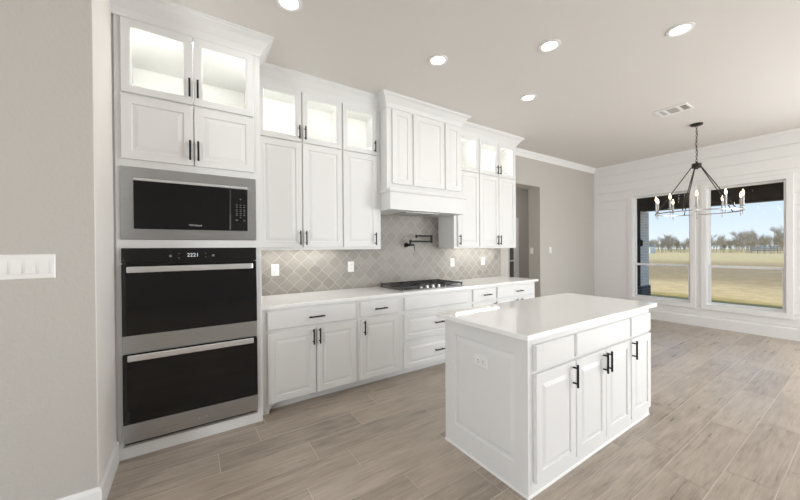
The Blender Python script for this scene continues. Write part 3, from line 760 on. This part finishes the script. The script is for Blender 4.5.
# chandelier
cc = Vector((5.925, 1.459)); cR = .455
ch = thing('chandelier', 'dark metal ring chandelier with lit candle bulbs hanging before the windows', 'chandelier', (cc.x, cc.y, CH))
MB().lathe([(.068, CH-.001), (.068, CH-.018), (.055, CH-.026), (.012, CH-.030)], (cc.x, cc.y, 0), 32).build('canopy', 'bronze', ch, smooth=True)
b = MB(); zz = CH-.028; k = 0
while zz > 2.565:
    n = 14; loops = []
    bmt = bmesh.new()
    tor = MB(); tor.torus((0, 0, 0), .011, [(.0022*math.cos(q), .0022*math.sin(q)) for q in [i*math.pi/3 for i in range(6)]], n)
    bmesh.ops.scale(tor.bm, verts=tor.bm.verts, vec=(1.75, .85, 1))
    R_ = Matrix.Rotation(math.pi/2, 3, 'Y'); bmesh.ops.rotate(tor.bm, verts=tor.bm.verts, cent=(0, 0, 0), matrix=R_)
    if k % 2: bmesh.ops.rotate(tor.bm, verts=tor.bm.verts, cent=(0, 0, 0), matrix=Matrix.Rotation(math.pi/2, 3, 'Z'))
    bmesh.ops.translate(tor.bm, verts=tor.bm.verts, vec=(cc.x, cc.y, zz-.017))
    me = bpy.data.meshes.new('tmp'); tor.bm.to_mesh(me); tor.bm.free(); b.bm.from_mesh(me); bpy.data.meshes.remove(me)
    bmt.free(); zz -= .029; k += 1
b.build('chain', 'bronze', ch, smooth=True)
b = MB()
prev = None
for i in range(13):
    zz = CH-.028-i*(CH-.028-2.55)/12
    p = Vector((cc.x+.010*math.sin(i*.9), cc.y+.010*math.cos(i*1.1), zz))
    if prev: b.cyl(prev, p, .0022, 6)
    prev = p
b.build('cord', 'bronze', ch)
MB().lathe([(.012, 2.575), (.014, 2.552), (.052, 2.548), (.052, 2.487), (.020, 2.482), (.016, 2.470)], (cc.x, cc.y, 0), 24).build('hub', 'bronze', ch)
for zh in (1.865,):
    MB().torus((cc.x, cc.y, zh), cR, [(.005, -.007), (.005, .007), (-.005, .007), (-.005, -.007)], 80).build('hoop', 'ring', ch)
for k in range(5):
    a = math.radians(103.8+72*k); dx, dy = math.cos(a), math.sin(a)
    MB().cyl((cc.x+.045*dx, cc.y+.045*dy, 2.515), (cc.x+cR*dx, cc.y+cR*dy, 1.865), .006, 10).build('arm', 'bronze', ch, smooth=True)
for k in range(10):
    a = math.radians(193.8+36*k); x, y = cc.x+cR*math.cos(a), cc.y+cR*math.sin(a)
    c = MB().lathe([(.005, 1.80), (.005, 1.905), (.026, 1.910), (.026, 1.914), (.012, 1.916), (.012, 2.045), (.008, 2.048)], (x, y, 0), 14).build('candle', 'candle', ch, smooth=True)
    MB().lathe([(.007, 2.046), (.012, 2.064), (.0125, 2.074), (.008, 2.098), (.002, 2.118)], (x, y, 0), 12).build('bulb', 'bulb', c, smooth=True)

# ------------------------------------------------------------------ outside
GZ = -.25
bm = bmesh.new()
xs = [7.6, 9, 11, 13, 16, 20, 26, 34, 45, 60, 80, 110, 160, 240]
grid = [[bm.verts.new((x, y, GZ)) for y in (-160, -60, -20, 0, 10, 20, 40, 80, 200)] for x in xs]
for a, b_ in zip(grid, grid[1:]):
    for i in range(len(a)-1): bm.faces.new((a[i], a[i+1], b_[i+1], b_[i]))
me = bpy.data.meshes.new('ground'); bm.to_mesh(me); bm.free(); me.materials.append(M['field'])
g = bpy.data.objects.new('ground', me); COL.objects.link(g); struct(g)
struct(MB().box(7.58, 10.9, -5, 6.4, GZ-.05, -.05).build('patio_slab', 'slab'))
struct(MB().box(7.58, 10.9, -5, 6.4, 2.9, 3.0).box(10.35, 10.62, -5, 6.4, 2.355, 2.9).build('porch_roof', 'beam'))
pp = struct(MB().box(10.28, 10.84, 3.69, 4.25, .31, 2.355).build('porch_pier', 'brick'))
MB().box(10.25, 10.87, 3.66, 4.28, -.05, .31).build('pier_base', 'darkbrick', pp)
MB().box(10.262, 10.28, 3.69, 4.25, .31, 2.355).build('pier_shade_sheet', 'pier_shade', pp)  # dark sheet standing in for shade on the porch-side face
r = thing('wall_lantern', 'small dark lantern on the porch pier outside the left window', 'lantern', (10.26, 3.76, 1.5))
MB().box(10.235, 10.262, 3.72, 3.80, 1.45, 1.60, .004).build('back_plate', 'black', r)
MB().cyl((10.24, 3.74, 1.56), (10.20, 3.66, 1.56), .012, 8).lathe([(.012, 1.58), (.05, 1.55), (.045, 1.53), (.04, 1.42), (.02, 1.40)], (10.20, 3.65, 0), 10).build('lamp_body', 'black', r)

# distant shed, fence and trees
r = thing('shed', 'small white shed far off at the left edge of the field', 'shed', (92, 31.7, GZ))
sy = 30.4
MB().box(90, 93, sy, sy+2.6, GZ, 1.3).build('wall', 'shed', r)
b = MB(); b.rings([[Vector((89.8, sy-.1, 1.3)), Vector((89.8, sy+2.7, 1.3)), Vector((89.8, sy+1.3, 1.9))], [Vector((93.2, sy-.1, 1.3)), Vector((93.2, sy+2.7, 1.3)), Vector((93.2, sy+1.3, 1.9))]]); b.build('roof', 'fence', r)
r = thing('fence', 'low dark metal fence before the trees at the right of the field', 'fence', (96.5, 13.5, GZ))
for i in range(5):
    MB().box(96.45, 96.55, 11.7+i*.9, 11.8+i*.9, GZ, 1.3).build('post', 'fence', r)
for zz in (.3, .62, .94): MB().box(96.47, 96.53, 11.7, 15.4, zz, zz+.24).build('rail', 'fence', r)

def tree_mesh(seed, h, spread, levels, nb, bush=False):
    rr = random.Random(seed); b = bmesh.new()
    def stick(p, q, r0, r1):
        d = (q-p).normalized(); a = d.orthogonal().normalized(); c = d.cross(a); n = 3
        A = [b.verts.new(p+(a*math.cos(t)+c*math.sin(t))*r0) for t in (0, 2.09, 4.19)]
        B = [b.verts.new(q+(a*math.cos(t)+c*math.sin(t))*r1) for t in (0, 2.09, 4.19)]
        for i in range(3): b.faces.new((A[i], A[(i+1) % 3], B[(i+1) % 3], B[i]))
    def grow(p, d, ln, r, lv):
        q = p+d*ln; stick(p, q, r, r*.6)
        if lv == 0: return
        for i in range(nb):
            nd = (d+Vector((rr.uniform(-1, 1), rr.uniform(-1, 1), rr.uniform(-.35, .75)))*spread).normalized()
            grow(p+d*ln*rr.uniform(.45, 1), nd, ln*rr.uniform(.55, .8), r*.55, lv-1)
    if bush:
        for i in range(9): grow(Vector((rr.uniform(-1.4, 1.4), rr.uniform(-1.4, 1.4), 0)), Vector((rr.uniform(-.5, .5), rr.uniform(-.5, .5), 1)).normalized(), h*.42, .05, levels)
    else: grow(Vector((0, 0, 0)), Vector((0, 0, 1)), h*.38, .17, levels)
    return b
def tree_kind(name, label, cat, group, seed, m, bush):
    r = thing(name, label, cat, (100, 0, GZ), group)
    bm_ = tree_mesh(seed, 3.2 if bush else 6.0, .95 if bush else .75, 3 if bush else 5, 5 if bush else 4, bush)
    cs = [v.co for v in bm_.verts]; wx = max(max(abs(c.x), abs(c.y)) for c in cs); hz = max(c.z for c in cs)
    W_, H_ = (1.75, 4.3) if bush else (3.0, 6.2)
    for c in cs: c.x *= W_/wx; c.y *= W_/wx; c.z *= H_/hz
    me = bpy.data.meshes.new('branches'); bm_.to_mesh(me); bm_.free(); me.materials.append(M[m])
    o = bpy.data.objects.new('branches', me); COL.objects.link(o); o.parent = r
    return r
T1 = [tree_kind('bare_tree', 'bare grey winter tree standing in the tree line beyond the field', 'tree', 'bare trees beyond the field', s_, 'bark', False) for s_ in (1, 5)]
B1 = [tree_kind('bush', 'low tangled grey-brown bush at the foot of the distant tree line', 'bush', 'bushes beyond the field', s_, 'brush', True) for s_ in (2, 9)]
rt = random.Random(21); first = set()
def put(protos, x, y, sc):
    p = rt.choice(protos)
    if p.name in first: o = copy_tree(p)
    else: o = p; first.add(p.name)
    o.location = (x, y, GZ); o.rotation_euler.z = rt.uniform(0, 6.28); o.scale = (sc, sc, sc*rt.uniform(.85, 1.1))
for row, (xr, step, protos, base) in enumerate(((100, 3.9, B1, .72), (104.5, 4.1, B1, .78), (109, 4.5, B1, .86), (116, 7.6, T1, .80), (122, 4.9, B1, .95), (129, 8.2, T1, .90), (135, 5.8, B1, 1.12), (143, 8.8, T1, 1.0), (151, 6.6, B1, 1.3))):
    y = 7.5+row*1.3
    while y < 44+row*2.6:
        hump = 1.0+.16*math.sin(y*.42+1+row)+(.15 if y < 17+row else 0)
        put(protos, xr+rt.uniform(-.3, .3), y, base*hump); y += step
